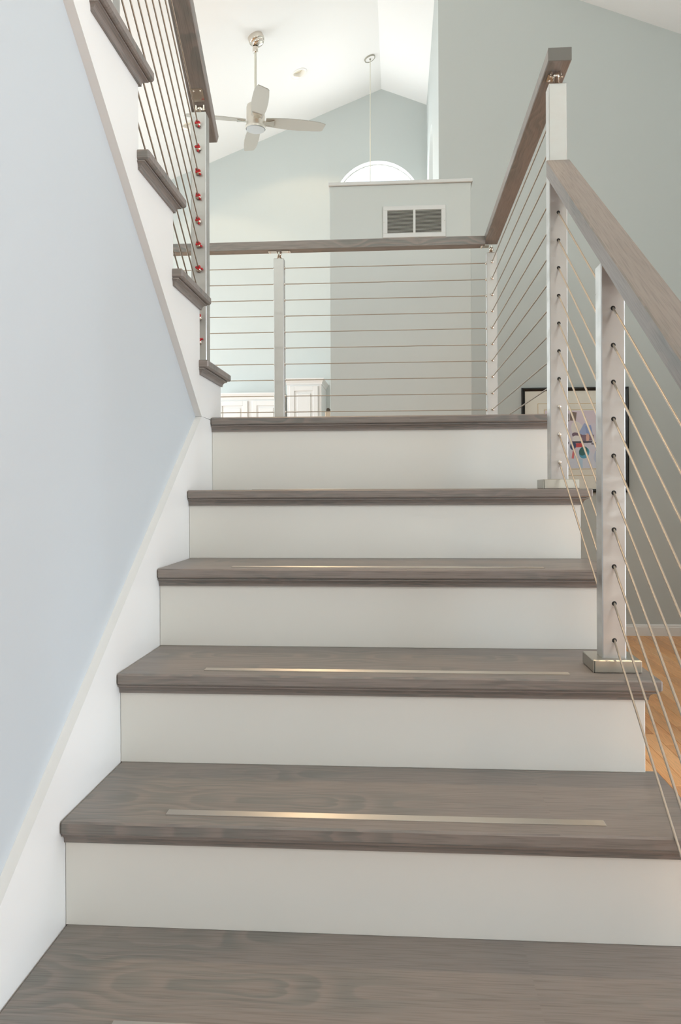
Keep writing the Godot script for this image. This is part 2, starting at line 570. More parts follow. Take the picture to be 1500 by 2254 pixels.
func room() -> void:
	var fy := -EYE
	# the sloped ceiling, one slab with a ridge, cut out where lights are set into it
	var st := mb()
	var ov := 0.25
	var cut := CSGCombiner3D.new()
	cut.name = "ceiling"
	cut.set_meta("kind", "structure")
	add_child(cut)
	var roof := CSGPolygon3D.new()
	roof.name = "slopes"
	roof.polygon = PackedVector2Array([Vector2(WL - ov, roof_y(WL - ov)), Vector2(RIDGEX, RIDGEY), Vector2(WR + ov, roof_y(WR + ov)), Vector2(WR + ov, roof_y(WR + ov) + 0.25), Vector2(RIDGEX, RIDGEY + 0.25), Vector2(WL - ov, roof_y(WL - ov) + 0.25)])
	roof.depth = FAR - FRONT + 0.6
	roof.material = M["ceiling paint"]
	roof.position = v(0, 0, FRONT - 0.3)   # its depth runs away from us
	cut.add_child(roof)
	for q in CANS:
		var hole := CSGCylinder3D.new()
		hole.name = "light_opening"
		hole.operation = CSGShape3D.OPERATION_SUBTRACTION
		hole.radius = 0.080
		hole.height = 0.26
		hole.sides = 32
		hole.material = M["ceiling paint"]
		var n := roof_normal(q.x)
		hole.basis = Basis(n.cross(Vector3.BACK).normalized(), n, Vector3.BACK)
		hole.position = v(q.x, roof_y(q.x), q.y)
		cut.add_child(hole, true)

	# gable wall with the arched window
	st = mb()
	arched_wall(st, WL - 0.2, SIDEX + 0.2, fy - 0.1, [[Vector2(RIDGEX - 0.057, RIDGEY - 0.02), Vector2(WL - 0.2, roof_y(WL - 0.2))], [Vector2(SIDEX + 0.2, roof_y(SIDEX + 0.2)), Vector2(RIDGEX, RIDGEY), Vector2(RIDGEX - 0.057, RIDGEY - 0.02)]], -0.25, 0.565, 3.668, 2.3, v(0, 0, FAR), Vector3.RIGHT, Vector3(0, 0, -0.2))
	struct("wall_back", st, M["wall paint"])
	# the wall that returns from it towards us, with its own arched window
	st = mb()
	arched_wall(st, REAR + 0.2, FAR, fy - 0.1, [[Vector2(9.13, roof_y(SIDEX)), Vector2(REAR + 0.2, roof_y(SIDEX))], [Vector2(FAR, roof_y(SIDEX)), Vector2(9.13, roof_y(SIDEX))]], 9.13, 0.55, 3.55, 2.3, v(SIDEX, 0, 0), Vector3(0, 0, -1), Vector3(0.2, 0, 0))
	struct("wall_alcove", st, M["wall paint"])
	# the long wall with the picture
	st = mb()
	slab(st, PackedVector2Array([Vector2(SIDEX, fy - 0.1), Vector2(WR + 0.1, fy - 0.1), Vector2(WR + 0.1, roof_y(WR + 0.1)), Vector2(SIDEX, roof_y(SIDEX))]), v(0, 0, REAR), Vector3.RIGHT, Vector3.UP, Vector3(0, 0, -0.2))
	struct("wall_rear", st, M["wall paint"])
	# outer walls with their windows
	var lw := [[5.2, 9.6, 0.0, 2.4], [-4.5, -0.3, 2.0, 3.2]]
	st = mb()
	wall_rects(st, FRONT - 0.2, FAR + 0.2, fy - 0.1, roof_y(WL) + 0.02, lw, func(s, a, b, c, d): box(s, v(WL - 0.2, c, a), v(WL, d, b)))
	struct("wall_left", st, M["wall paint"])
	var rw := [[-1.1, 2.3, -1.05, 1.15], [-4.2, 0.2, 1.95, 2.9]]
	st = mb()
	wall_rects(st, FRONT - 0.2, REAR + 0.2, fy - 0.1, roof_y(WR) + 0.02, rw, func(s, a, b, c, d): box(s, v(WR, c, a), v(WR + 0.2, d, b)))
	struct("wall_right", st, M["wall paint"])
	var fw := [[-0.8, 3.2, -1.1, 0.9]]
	st = mb()
	wall_rects(st, WL, WR, fy - 0.1, 3.05, fw, func(s, a, b, c, d): box(s, v(a, c, FRONT), v(b, d, FRONT - 0.2)))
	slab(st, PackedVector2Array([Vector2(WL, 3.05), Vector2(WR, 3.05), Vector2(RIDGEX, RIDGEY), Vector2(WL, roof_y(WL))]), v(0, 0, FRONT), Vector3.RIGHT, Vector3.UP, Vector3(0, 0, 0.2))
	struct("wall_front", st, M["wall paint"])
	windows()

	# the floor: a base and its planks
	var floor_node := Node3D.new()
	floor_node.name = "floor"
	floor_node.set_meta("kind", "structure")
	add_child(floor_node)
	st = mb()
	box(st, v(WL - 0.2, fy - 0.012, FRONT - 0.2), v(WR + 0.2, fy - 0.2, FAR + 0.2))
	obj("floor_base", st, M["sub floor"], floor_node)
	planks(floor_node)

	# baseboard of the picture wall
	st = mb()
	var bp := [Vector2(0, 0), Vector2(0.014, 0), Vector2(0.014, 0.078), Vector2(0.010, 0.084), Vector2(0.010, 0.092), Vector2(0.004, 0.104), Vector2(0, 0.104)]
	moulding(st, bp, [v(SIDEX, fy, REAR), v(WR, fy, REAR)], [Vector3(0, 0, 1), Vector3(0, 0, 1)], Vector2.ZERO)
	struct("baseboard_rear", st, M["white trim"])

	# the lower block with the return air grille
	var part := Node3D.new()
	part.name = "wall_partition"
	part.set_meta("kind", "structure")
	add_child(part)
	st = mb()
	box(st, v(-0.457, fy, 5.4), v(0.497, 2.06, 5.85), 0.004)
	obj("wall_body", st, M["wall paint"], part)
	st = mb()
	box(st, v(-0.466, 2.058, 5.385), v(0.508, 2.082, 5.87), 0.004)
	obj("cap_ledge", st, M["grille white"], part)

	# upper floor behind and over us
	st = mb()
	box(st, v(WL, 1.43, FRONT), v(XL + 0.03, 1.7325, 0.64))
	box(st, v(XL + 0.03, 1.43, FRONT), v(WR, 1.7325, -1.2))
	box(st, v(1.5, 1.43, -1.2), v(WR, 1.7325, 4.0))
	var loft := struct("ceiling_loft", st, M["ceiling paint"])
	loft.set_meta("label", "upper floor over the foot of the stairs")

	# the wall that parts the right hand room from the great room
	st = mb()
	box(st, v(1.9, fy - 0.05, 3.86), v(WR, 1.431, 4.0))
	struct("wall_divider", st, M["wall paint"])

	# the painted wall under the upper flight
	st = mb()
	var low := PackedVector2Array([Vector2(-2.2, fy), Vector2(2.75, fy), Vector2(2.75, 0.15), Vector2(2.43, 0.20)])
	low.append(Vector2(0.70, 0.20 + (2.43 - 0.70) * 0.715))
	low.append(Vector2(-2.2, 1.43))
	slab(st, low, v(XL - 0.019, 0, 0), Vector3(0, 0, -1), Vector3.UP, Vector3(-0.1, 0, 0))
	struct("wall_stair", st, M["stair wall paint"])

func window_frame(st: SurfaceTool, a: Vector3, b: Vector3, along: Vector3, n: int) -> void:
	# a rectangular frame with n upright bars between two opposite corners of the opening
	var w := 0.06
	var len := absf((b - a).dot(along))
	var dep := Vector3(absf(along.z), 0, absf(along.x)) * 0.05
	var u := along * signf((b - a).dot(along))
	var h := Vector3(0, b.y - a.y, 0)
	box(st, a - dep, a + u * len + Vector3(0, w, 0) + dep, 0.004)
	box(st, a + h - dep, a + h + u * len - Vector3(0, w, 0) + dep, 0.004)
	for i in n + 1:
		var x := (len - w) * i / n
		box(st, a + u * x - dep, a + u * (x + w) + h + dep, 0.004)

func windows() -> void:
	for k in 2:
		# arched ones: a bent frame and a pane
		var w := Node3D.new()
		w.name = "window_%d" % (k + 1)
		w.set_meta("kind", "structure")
		add_child(w)
		var c := -0.25 if k == 0 else 9.13
		var r := 0.565 if k == 0 else 0.55
		var sp := 3.668 if k == 0 else 3.55
		var o := v(0, 0, FAR + 0.12) if k == 0 else v(SIDEX + 0.12, 0, 0)
		var a := Vector3.RIGHT if k == 0 else Vector3(0, 0, -1)
		var t := Vector3(0, 0, -0.04) if k == 0 else Vector3(0.04, 0, 0)
		var st := mb()
		var outer := arch_pts(c, r, sp, 0.0, PI)
		var inner := arch_pts(c, r - 0.010, sp, PI, 0.0)
		var ring := PackedVector2Array()
		ring.append_array(outer)
		ring.append(Vector2(c - r, 2.3))
		ring.append(Vector2(c - r + 0.010, 2.3))
		ring.append_array(inner)
		ring.append(Vector2(c + r - 0.010, 2.3))
		ring.append(Vector2(c + r, 2.3))
		slab(st, ring, o, a, Vector3.UP, t)
		obj("window_frame", st, M["white trim"], w)
		st = mb()
		var pane := arch_pts(c, r - 0.009, sp, 0.0, PI)
		pane.append(Vector2(c - r + 0.009, 2.31))
		pane.append(Vector2(c + r - 0.009, 2.31))
		slab(st, pane, o + t * 0.4, a, Vector3.UP, t * 0.15)
		obj("pane", st, M["window glass"], w)
	var list := [
		[v(WL - 0.1, 0.0, 5.2), v(WL - 0.1, 2.4, 9.6), Vector3(0, 0, -1), 4],
		[v(WR + 0.1, -1.05, -1.1), v(WR + 0.1, 1.15, 2.3), Vector3(0, 0, -1), 3],
		[v(WL - 0.1, 2.0, -4.5), v(WL - 0.1, 3.2, -0.3), Vector3(0, 0, -1), 4],
		[v(WR + 0.1, 1.95, -4.2), v(WR + 0.1, 2.9, 0.2), Vector3(0, 0, -1), 4],
		[v(-0.8, -1.1, FRONT - 0.1), v(3.2, 0.9, FRONT - 0.1), Vector3.RIGHT, 4],
	]
	for k in list.size():
		var q: Array = list[k]
		var w := Node3D.new()
		w.name = "window_%d" % (k + 3)
		w.set_meta("kind", "structure")
		add_child(w)
		var st := mb()
		window_frame(st, q[0], q[1], q[2], q[3])
		obj("window_frame", st, M["white trim"], w)
		st = mb()
		var al: Vector3 = q[2]
		var dep := Vector3(absf(al.z), 0, absf(al.x)) * 0.004
		box(st, q[0] - dep, q[1] + dep)
		obj("pane", st, M["window glass"], w)

func planks(root: Node3D) -> void:
	var fy := -EYE
	var pw := 0.083
	rng.seed = 77
	var rest := mb()
	var count := 0
	var rows := int((WR - WL) / pw) + 1
	for i in rows:
		var x := WL + i * pw
		var d := FRONT + rng.randf() * 0.6
		while d < FAR:
			var l := rng.randf_range(0.7, 1.9)
			var e := minf(d + l, FAR)
			var off := Vector2(rng.randf() * 1.6, rng.randf() * 0.8)
			var near: bool = x > 0.52 and x < 3.3 and e > 2.2 and d < REAR
			var gap := 0.0009
			var top := rng.randf_range(-0.0006, 0.0)
			var s := mb() if near and count < 300 else rest
			plank(s, v(x + gap, fy - 0.014, d + gap), v(x + pw - gap, fy + top, e - gap), off)
			if near and count < 300:
				obj("plank", s, M["floor oak %d" % rng.randi_range(0, 4)], root)
				count += 1
			d = e
	var o := obj("planks", rest, M["floor oak 0"], root)
	o.set_meta("kind", "stuff")

func plank(st: SurfaceTool, a: Vector3, b: Vector3, off: Vector2) -> void:
	# top with a small bevel and the four sides
	var e := 0.0016
	var lo := Vector3(minf(a.x, b.x), a.y, minf(a.z, b.z))
	var hi := Vector3(maxf(a.x, b.x), b.y, maxf(a.z, b.z))
	var g := Vector3(0, 0, 1)
	var t := [Vector3(lo.x + e, hi.y, lo.z + e), Vector3(hi.x - e, hi.y, lo.z + e), Vector3(hi.x - e, hi.y, hi.z - e), Vector3(lo.x + e, hi.y, hi.z - e)]
	var m := [Vector3(lo.x, hi.y - e, lo.z), Vector3(hi.x, hi.y - e, lo.z), Vector3(hi.x, hi.y - e, hi.z), Vector3(lo.x, hi.y - e, hi.z)]
	var ns := [Vector3(0, 0, -1), Vector3(1, 0, 0), Vector3(0, 0, 1), Vector3(-1, 0, 0)]
	face(st, t, Vector3.UP, g, off)
	for i in 4:
		var j := (i + 1) % 4
		face(st, [t[i], t[j], m[j], m[i]], (ns[i] + Vector3.UP).normalized(), g, off)
		face(st, [m[i], m[j], Vector3(m[j].x, lo.y, m[j].z), Vector3(m[i].x, lo.y, m[i].z)], ns[i], g, off)

# ---------------------------------------------------------------- stairs
func cove_profile() -> Array:
	var p := [Vector2(0, 0), Vector2(0.0125, 0), Vector2(0.0125, -0.0012), Vector2(0.0175, -0.0012), Vector2(0.0175, -0.0045)]
	for i in range(1, 7):
		var a := PI / 2 * i / 7.0
		p.append(Vector2(0.0175 - 0.0120 * sin(a), -0.0180 + 0.0135 * cos(a)))
	p.append(Vector2(0.0055, -0.0180))
	p.append(Vector2(0.0055, -0.0200))
	p.append(Vector2(0, -0.0200))
	return p

func lower_stairs() -> void:
	var s := thing("lower_staircase", "lower stair flight in front with grey oak treads, white risers and metal grip strips", "staircase", v(0, -EYE, D1))
	rng.seed = 5
	var th := 0.0235
	for k in range(-2, 6):
		var top: float = LAND if k == 5 else (k - 4) * RI
		var d0 := D1 + (k - 1) * GO
		var st := mb()
		var off := Vector2(rng.randf() * 1.4, rng.randf() * 0.7)
		var back := d0 + GO + NOSE + 0.012
		box(st, v(XL + 0.0005, top - th, d0), v(XT, top, back if k < 5 else 3.9), 0.0035, Vector3.RIGHT, off)
		var t := obj("tread", st, M["grey oak"], s)
		st = mb()
		var y := top - th
		var dr := d0 + NOSE
		moulding(st, cove_profile(), [v(XL + 0.0005, y, dr), v(XR, y, dr), v(XR, y, back - 0.004 if k < 5 else 3.85)], [Vector3(0, 0, 1), Vector3(1, 0, 1), Vector3(1, 0, 0)], off + Vector2(0.3, 0.1))
		obj("cove_moulding", st, M["grey oak"], t)
		if k < 5:
			st = mb()
			box(st, v(-0.410, top - 0.0004, d0 + 0.040), v(0.349, top + 0.0016, d0 + 0.0615), 0.0006)
			obj("grip_strip", st, M["strip metal"], t, "brushed metal anti-slip strip")
		st = mb()
		var lowest: float = -EYE if k == -2 else (k - 5) * RI
		box(st, v(XL + 0.0005, lowest, dr), v(XR, y - 0.0005, dr + 0.019), 0.0008)
		obj("riser", st, M["riser white"], s)
	# board on the wall side
	var st := mb()
	var top_at := func(d: float) -> float: return 0.22 - (2.345 - d) * 0.681
	slab(st, PackedVector2Array([Vector2(0.1, -EYE), Vector2(2.78, -EYE), Vector2(2.78, 0.215), Vector2(2.345, 0.22), Vector2(0.1, top_at.call(0.1))]), v(XL, 0, 0), Vector3(0, 0, -1), Vector3.UP, Vector3(-0.019, 0, 0))
	obj("skirt_board", st, M["white trim"], s)
	# closed panel on the open side
	st = mb()
	var saw := PackedVector2Array([Vector2(2.6, -EYE), Vector2(2.6, LAND - th - 0.002)])
	for k in range(5, -3, -1):
		var dr := D1 + (k - 1) * GO + NOSE + 0.02
		var y: float = (LAND if k == 5 else (k - 4) * RI) - th - 0.002
		saw.append(Vector2(dr, y))
		saw.append(Vector2(dr, -EYE if k == -2 else (k - 5) * RI - th - 0.002))
	slab(st, saw, v(XR - 0.02, 0, 0), Vector3(0, 0, -1), Vector3.UP, Vector3(0.0195, 0, 0))
	obj("side_panel", st, M["riser white"], s)
	# the landing under its boards
	st = mb()
	box(st, v(-1.70, LAND - 0.26, 2.50), v(XR - 0.001, LAND - th - 0.0005, 3.88), 0.002)
	box(st, v(-1.70, LAND - th - 0.0005, 2.80), v(XL, LAND, 3.90), 0.002)
	obj("landing_frame", st, M["riser white"], s)
	for q in [Vector2(-1.62, 3.80), Vector2(0.42, 3.80)]:
		st = mb()
		box(st, v(q.x - 0.05, -EYE, q.y - 0.05), v(q.x + 0.05, LAND - 0.26, q.y + 0.05), 0.004)
		obj("support_post", st, M["riser white"], s)

func upper_stairs() -> void:
	var s := thing("upper_staircase", "upper stair flight at top left, grey oak tread ends over a white stringer", "staircase", v(-1.1, LAND, 2.6))
	rng.seed = 9
	var th := 0.0235
	var x0 := -1.66
	for k in range(1, 8):
		var top := UP1 + (k - 1) * RI2
		var dr := UPD - (k - 1) * GO2
		var near := dr - GO2 - 0.012
		var st := mb()
		var off := Vector2(rng.randf() * 1.4, rng.randf() * 0.7)
		box(st, v(x0, top - th, near), v(XL + 0.0285, top, dr + 0.031), 0.004, Vector3.RIGHT, off)
		var t := obj("tread", st, M["grey oak"], s)
		st = mb()
		var y := top - th
		moulding(st, cove_profile(), [v(x0, y, dr), v(XL, y, dr), v(XL, y, near + 0.010), v(XL - 0.015, y, near + 0.010)], [Vector3(0, 0, -1.2), Vector3(1, 0, -1.2), Vector3(1, 0, 0.5), Vector3(0, 0, 0.5)], off + Vector2(0.4, 0.2))
		obj("cove_moulding", st, M["grey oak"], t)
		st = mb()
		var lowest: float = LAND if k == 1 else top - RI2
		box(st, v(x0, lowest, dr - 0.019), v(XL - 0.0205, y - 0.0005, dr), 0.001)
		obj("riser", st, M["riser white"], s)
	# stringer with a sawtooth top
	var bottom := func(d: float) -> float: return 0.22 + (2.345 - d) * 0.715
	var saw := PackedVector2Array([Vector2(2.345, 0.2205), Vector2(UPD, 0.2205)])
	for k in range(1, 9):
		var dr := UPD - (k - 1) * GO2
		var y := UP1 + (k - 1) * RI2 - th - 0.0006
		if k == 8:
			y = 1.7325
		saw.append(Vector2(dr, y))
		saw.append(Vector2(dr - GO2 if k < 8 else 0.642, y))
	saw.append(Vector2(0.642, bottom.call(0.642)))
	var st := mb()
	slab(st, saw, v(XL, 0, 0), Vector3(0, 0, -1), Vector3.UP, Vector3(-0.019, 0, 0))
	obj("stringer", st, M["white trim"], s)
	st = mb()
	slab(st, saw, v(x0, 0, 0), Vector3(0, 0, -1), Vector3.UP, Vector3(-0.019, 0, 0))
	obj("stringer", st, M["white trim"], s)
	st = mb()
	slab(st, PackedVector2Array([Vector2(2.36, 0.235), Vector2(0.65, 0.235 + 1.71 * 0.715), Vector2(0.65, 0.25 + 1.71 * 0.715), Vector2(2.36, 0.25)]), v(XL - 0.12, 0, 0), Vector3(0, 0, -1), Vector3.UP, Vector3(x0 - XL + 0.12, 0, 0))
	obj("soffit", st, M["ceiling paint"], s)

# ---------------------------------------------------------------- railings
# a square post with its foot cover, swivel bracket and rubber eyes; holes: [height, side] with the side the cable leaves from
func post(root: Node3D, x: float, d: float, foot: float, top: float, plate: bool, holes: Array, slope: float) -> MeshInstance3D:
	var h := PW / 2
	var st := mb()
	box(st, v(x - h, foot + 0.001, d - h), v(x + h, top, d + h), 0.0022, Vector3.UP)
	var p := obj("post", st, M["brushed steel"], root)
	if plate:
		st = mb()
		var q := 0.049
		box(st, v(x - q, foot + 0.0005, d - q + 0.004), v(x + q, foot + 0.026, d + q), 0.0015, Vector3.RIGHT)
		box(st, v(x - q, foot + 0.0005, d - q), v(x - q + 0.0016, foot + 0.026, d - q + 0.006), 0.0004, Vector3.RIGHT)
		box(st, v(x - q + 0.0030, foot + 0.0005, d - q), v(x + q, foot + 0.0258, d - q + 0.0035), 0.0012, Vector3.RIGHT)
		obj("base_cover", st, M["steel plate"], p)
	for k in holes:
		var n: Vector3 = k[1]
		var c := v(x, k[0], d) + n * (h + 0.0002)
		st = mb()
		lathe(st, [Vector2(0.0026, 0.0012), Vector2(0.0034, 0.0014), Vector2(0.0046, 0.0008), Vector2(0.0050, 0.0)], c, n, 14)
		lathe(st, [Vector2(0.0, 0.0004), Vector2(0.0028, 0.0004)], c, n, 14)
		obj("cable_eye", st, M["black rubber"], p)
	return p

# plate, two lugs, pin and neck between a post top and the rail above it; along is the way the rail runs
func bracket(p: MeshInstance3D, x: float, d: float, top: float, under: float, along: Vector3, reach := [1.0, -1.0]) -> void:
	var st := mb()
	var c := v(x, top, d)
	var flat := Vector3(along.x, 0, along.z).normalized()
	var s := flat.cross(Vector3.UP)
	lathe(st, [Vector2(0.0, 0.0), Vector2(0.0135, 0.0), Vector2(0.0135, 0.006), Vector2(0.009, 0.010), Vector2(0.009, under - top - 0.014)], c, Vector3.UP, 18)
	ball(st, c + Vector3.UP * (under - top - 0.014), 0.0105)
	for e in [-1.0, 1.0]:
		rod(st, c + s * e * 0.0125 + Vector3.UP * (under - top - 0.018), c + s * e * 0.0125 + Vector3.UP * (under - top - 0.001), 0.0035, 8)
		rod(st, c + s * e * 0.0135 + Vector3.UP * (under - top - 0.015), c + s * e * 0.0185 + Vector3.UP * (under - top - 0.015), 0.0042, 10)
	obj("swivel_bracket", st, M["polished nickel"], p)
	# the plate lies against the underside of the rail
	var up := s.cross(along)
	if up.y < 0.0:
		up = -up
	var m := v(x, under, d)
	for e in reach:
		st = mb()
		var a: Vector3 = m + along * (0.012 * e) - s * 0.019 - up * 0.0028
		var pts := PackedVector2Array([Vector2(0, 0), Vector2(0.038 * e, 0), Vector2(0.042 * e, 0.004), Vector2(0.042 * e, 0.034), Vector2(0.038 * e, 0.038), Vector2(0, 0.038)])
		slab(st, pts, a, along, s, up * 0.0022)
		for w in [0.008, 0.030]:
			ball(st, a + along * (0.034 * e) + s * w - up * 0.0004, 0.0034, 10)
		obj("rail_plate", st, M["polished nickel"], p)

func cable(root: Node3D, a: Vector3, b: Vector3, r := 0.0024) -> MeshInstance3D:
	var st := mb()
	rod(st, a, b, r, 10)
	return obj("cable", st, M["steel cable"], root)

func ferrule(c: MeshInstance3D, at: Vector3, n: Vector3, z := 1.0) -> void:
	var st := mb()
	lathe(st, [Vector2(0.0072, 0.0), Vector2(0.0072, 0.0022), Vector2(0.0056, 0.0046), Vector2(0.0026, 0.0056), Vector2(0.0, 0.0056)].map(func(p): return p * z), at, n, 16)
	obj("end_stop", st, M["polished nickel"], c)

func railings() -> void:
	var h := PW / 2
	var back := Vector3(0, 0, 1)     # towards us
	# ---- along the lower flight
	var s := thing("stair_railing", "sloping cable railing with grey handrail down the right side of the lower flight", "railing", v(POSTX, -0.38, 1.724))
	var sl := 0.69
	var st := mb()
	var ht := 0.040
	var drop := ht / 2 * sqrt(1 + sl * sl)
	var p0 := v(POSTX, 0.9155 - drop, 2.2588)
	var p1 := v(POSTX, 0.9155 - drop - (2.2588 + 0.2) * sl, -0.2)
	beam(st, p0, p1, 0.066, ht, 0.0025, true, true, Vector2(0.2, 0.13))
	obj("handrail", st, M["grey oak"], s)
	var holes := []
	for i in 10:
		holes.append([0.376 - 0.077 * i, back])
	var pm := post(s, POSTX, 1.724, -0.38, 0.4735, true, holes, sl)
	var dir := Vector3(0, -sl, 1).normalized()
	var under_mid := 0.9155 - 2 * drop - (2.2588 - 1.724) * sl
	bracket(pm, POSTX, 1.724, 0.4735, maxf(under_mid, 0.49), dir)
	# a lower post, just out of the picture
	holes = []
	var pl := post(s, POSTX, 0.894, -0.95, -0.099, true, holes, sl)
	bracket(pl, POSTX, 0.894, -0.099, -0.077, dir)
	for i in 10:
		var y := 0.376 - 0.077 * i
		# from the landing post through the middle post to the lower one
		var c := cable(s, v(POSTX, 0.770 - 0.0773 * i, 2.2612), v(POSTX, y, 1.6990), 0.0024)
		var e := v(POSTX, y - (1.699 - 0.9185) * 0.695, 0.9185)
		var st2 := mb()
		rod(st2, v(POSTX, y, 1.6990), e, 0.0024, 10)
		obj("cable", st2, M["steel cable"], s)
		if i > 6:
			ferrule(c, v(POSTX, 0.770 - 0.0773 * i, 2.2598), back, 0.75)
	# ---- round the landing
	s = thing("landing_railing", "level cable railing round the landing, its grey handrail turning a corner", "railing", v(POSTX, LAND, 3.845))
	st = mb()
	beam(st, v(POSTX, 1.194, 3.877), v(POSTX, 1.194, 2.2295), 0.064, 0.037, 0.0022, true, true, Vector2(0.5, 0.3))
	var rail := obj("handrail", st, M["grey oak"], s)
	st = mb()
	box(st, v(POSTX - 0.0318, 1.1757, 2.2294), v(POSTX + 0.0318, 1.2123, 2.228), 0.0006, Vector3.RIGHT)
	obj("end_grain", st, M["oak end grain"], rail, "darker end grain of the handrail")
	st = mb()
	beam(st, v(0.4165, 1.179, 3.845), v(-1.70, 1.179, 3.845), 0.064, 0.0415, 0.0022, true, true, Vector2(0.1, 0.5))
	obj("handrail", st, M["grey oak"], s)
	holes = []
	for i in 10:
		holes.append([0.770 - 0.0773 * i, back])
	var near := post(s, POSTX, 2.2845, 0.0, 1.131, true, holes.slice(0, 7), 0.0)
	bracket(near, POSTX, 2.2845, 1.131, 1.1755, Vector3(0, 0, 1), [-1.0])
	var corner := post(s, POSTX, 3.845, LAND, 1.122, true, [], 0.0)
	bracket(corner, POSTX, 3.845, 1.122, 1.158, Vector3(1, 0, 0), [-1.0])
	var mid := post(s, -0.571, 3.845, LAND, 1.119, true, [], 0.0)
	bracket(mid, -0.571, 3.845, 1.119, 1.158, Vector3(1, 0, 0))
	var left := post(s, -1.62, 3.845, LAND, 1.119, true, [], 0.0)
	bracket(left, -1.62, 3.845, 1.119, 1.158, Vector3(1, 0, 0))
	for i in 11:
		var y := 1.077 - 0.0777 * i
		var c := cable(s, v(POSTX, y, 3.8205), v(POSTX, y, 2.309), 0.0024)
		ferrule(c, v(POSTX, y, 3.8205), back)
		y = 1.077 - 0.0777 * i
		c = cable(s, v(POSTX - h, y, 3.845), v(-1.62 + h, y, 3.845), 0.0022)
		ferrule(c, v(POSTX - h, y, 3.845), Vector3.LEFT)
		ferrule(c, v(-0.571 + h, y, 3.845), Vector3.RIGHT)
		ferrule(c, v(-0.571 - h, y, 3.845), Vector3.LEFT)
	# ---- up the upper flight
	s = thing("upper_railing", "upper flight cable railing at top left, its steel post dotted with red caps", "railing", v(POSTU, UP1, 2.52))
	sl = 0.78
	st = mb()
	drop = 0.020 * sqrt(1 + sl * sl)
	var q0 := v(POSTU, 1.157 + 0.0165, 2.632)
	var q1 := v(POSTU, 1.157 + 0.0165 + (2.632 - 0.9) * sl, 0.9)
	beam(st, q0, q1, 0.066, 0.040, 0.0025, false, true, Vector2(0.7, 0.05))
	obj("handrail", st, M["grey oak"], s)
	dir = Vector3(0, sl, 1).normalized()
	pm = post(s, POSTU, 2.52, UP1, 1.2035, false, [], sl)
	var under := 1.1735 + (2.632 - 2.52) * sl - drop
	bracket(pm, POSTU, 2.52, 1.2035, maxf(under, 1.225), dir, [1.0])
	var pu := post(s, POSTU, 1.689, UP1 + 3 * RI2, 1.2035 + 0.831 * 0.76, false, [], sl)
	bracket(pu, POSTU, 1.689, 1.2035 + 0.831 * 0.76, 1.2035 + 0.831 * 0.76 + 0.022, dir, [1.0])
	rng.seed = 31
	var sc := 0.72
	for i in 10:
		var y := 1.1607 - 0.0768 * i
		var c := cable(s, v(POSTU, y, 2.4955), v(POSTU, y + (2.4955 - 1.7135) * sc, 1.7135), 0.0024)
		cable(s, v(POSTU, y + (2.4955 - 1.6645) * sc, 1.6645), v(POSTU, y + (2.4955 - 0.85) * sc, 0.85), 0.0024)
		var at := v(POSTU, y, 2.4955)
		var out := Vector3(0, sc, 1).normalized()
		st = mb()
		lathe(st, [Vector2(0.0098, 0.0), Vector2(0.0098, 0.003), Vector2(0.0085, 0.0075), Vector2(0.0062, 0.010), Vector2(0.003, 0.0105)], at, out, 18)
		obj("end_stop", st, M["polished nickel"], c)
		# the red cap: a torn plastic disc with a tab
		st = mb()
		var tw := rng.randf() * TAU
		for k in 3:
			var an := tw + TAU * k / 3.0 + rng.randf() * 0.4
			var sd := Vector3.RIGHT * cos(an) + Vector3.UP * sin(an)
			var pp := at + out * 0.0095 + sd * 0.0050
			ball(st, pp, 0.0042 + rng.randf() * 0.001, 10)
		var an2 := rng.randf_range(-2.4, 0.6)
		var tip := Vector3.RIGHT * cos(an2) + Vector3.UP * sin(an2)
		rod(st, at + out * 0.010 + tip * 0.005, at + out * 0.008 + tip * 0.0125, 0.0024, 8)
		ball(st, at + out * 0.008 + tip * 0.0125, 0.0036, 10)
		lathe(st, [Vector2(0.0078, 0.0082), Vector2(0.0070, 0.0108), Vector2(0.0026, 0.0114)], at, out, 16)
		obj("red_cap", st, M["red plastic"], c)

# ---------------------------------------------------------------- ceiling things
func roof_normal(x: float) -> Vector3:
	return Vector3(PITCH * signf(RIDGEX - x), -1, 0).normalized()   # into the room

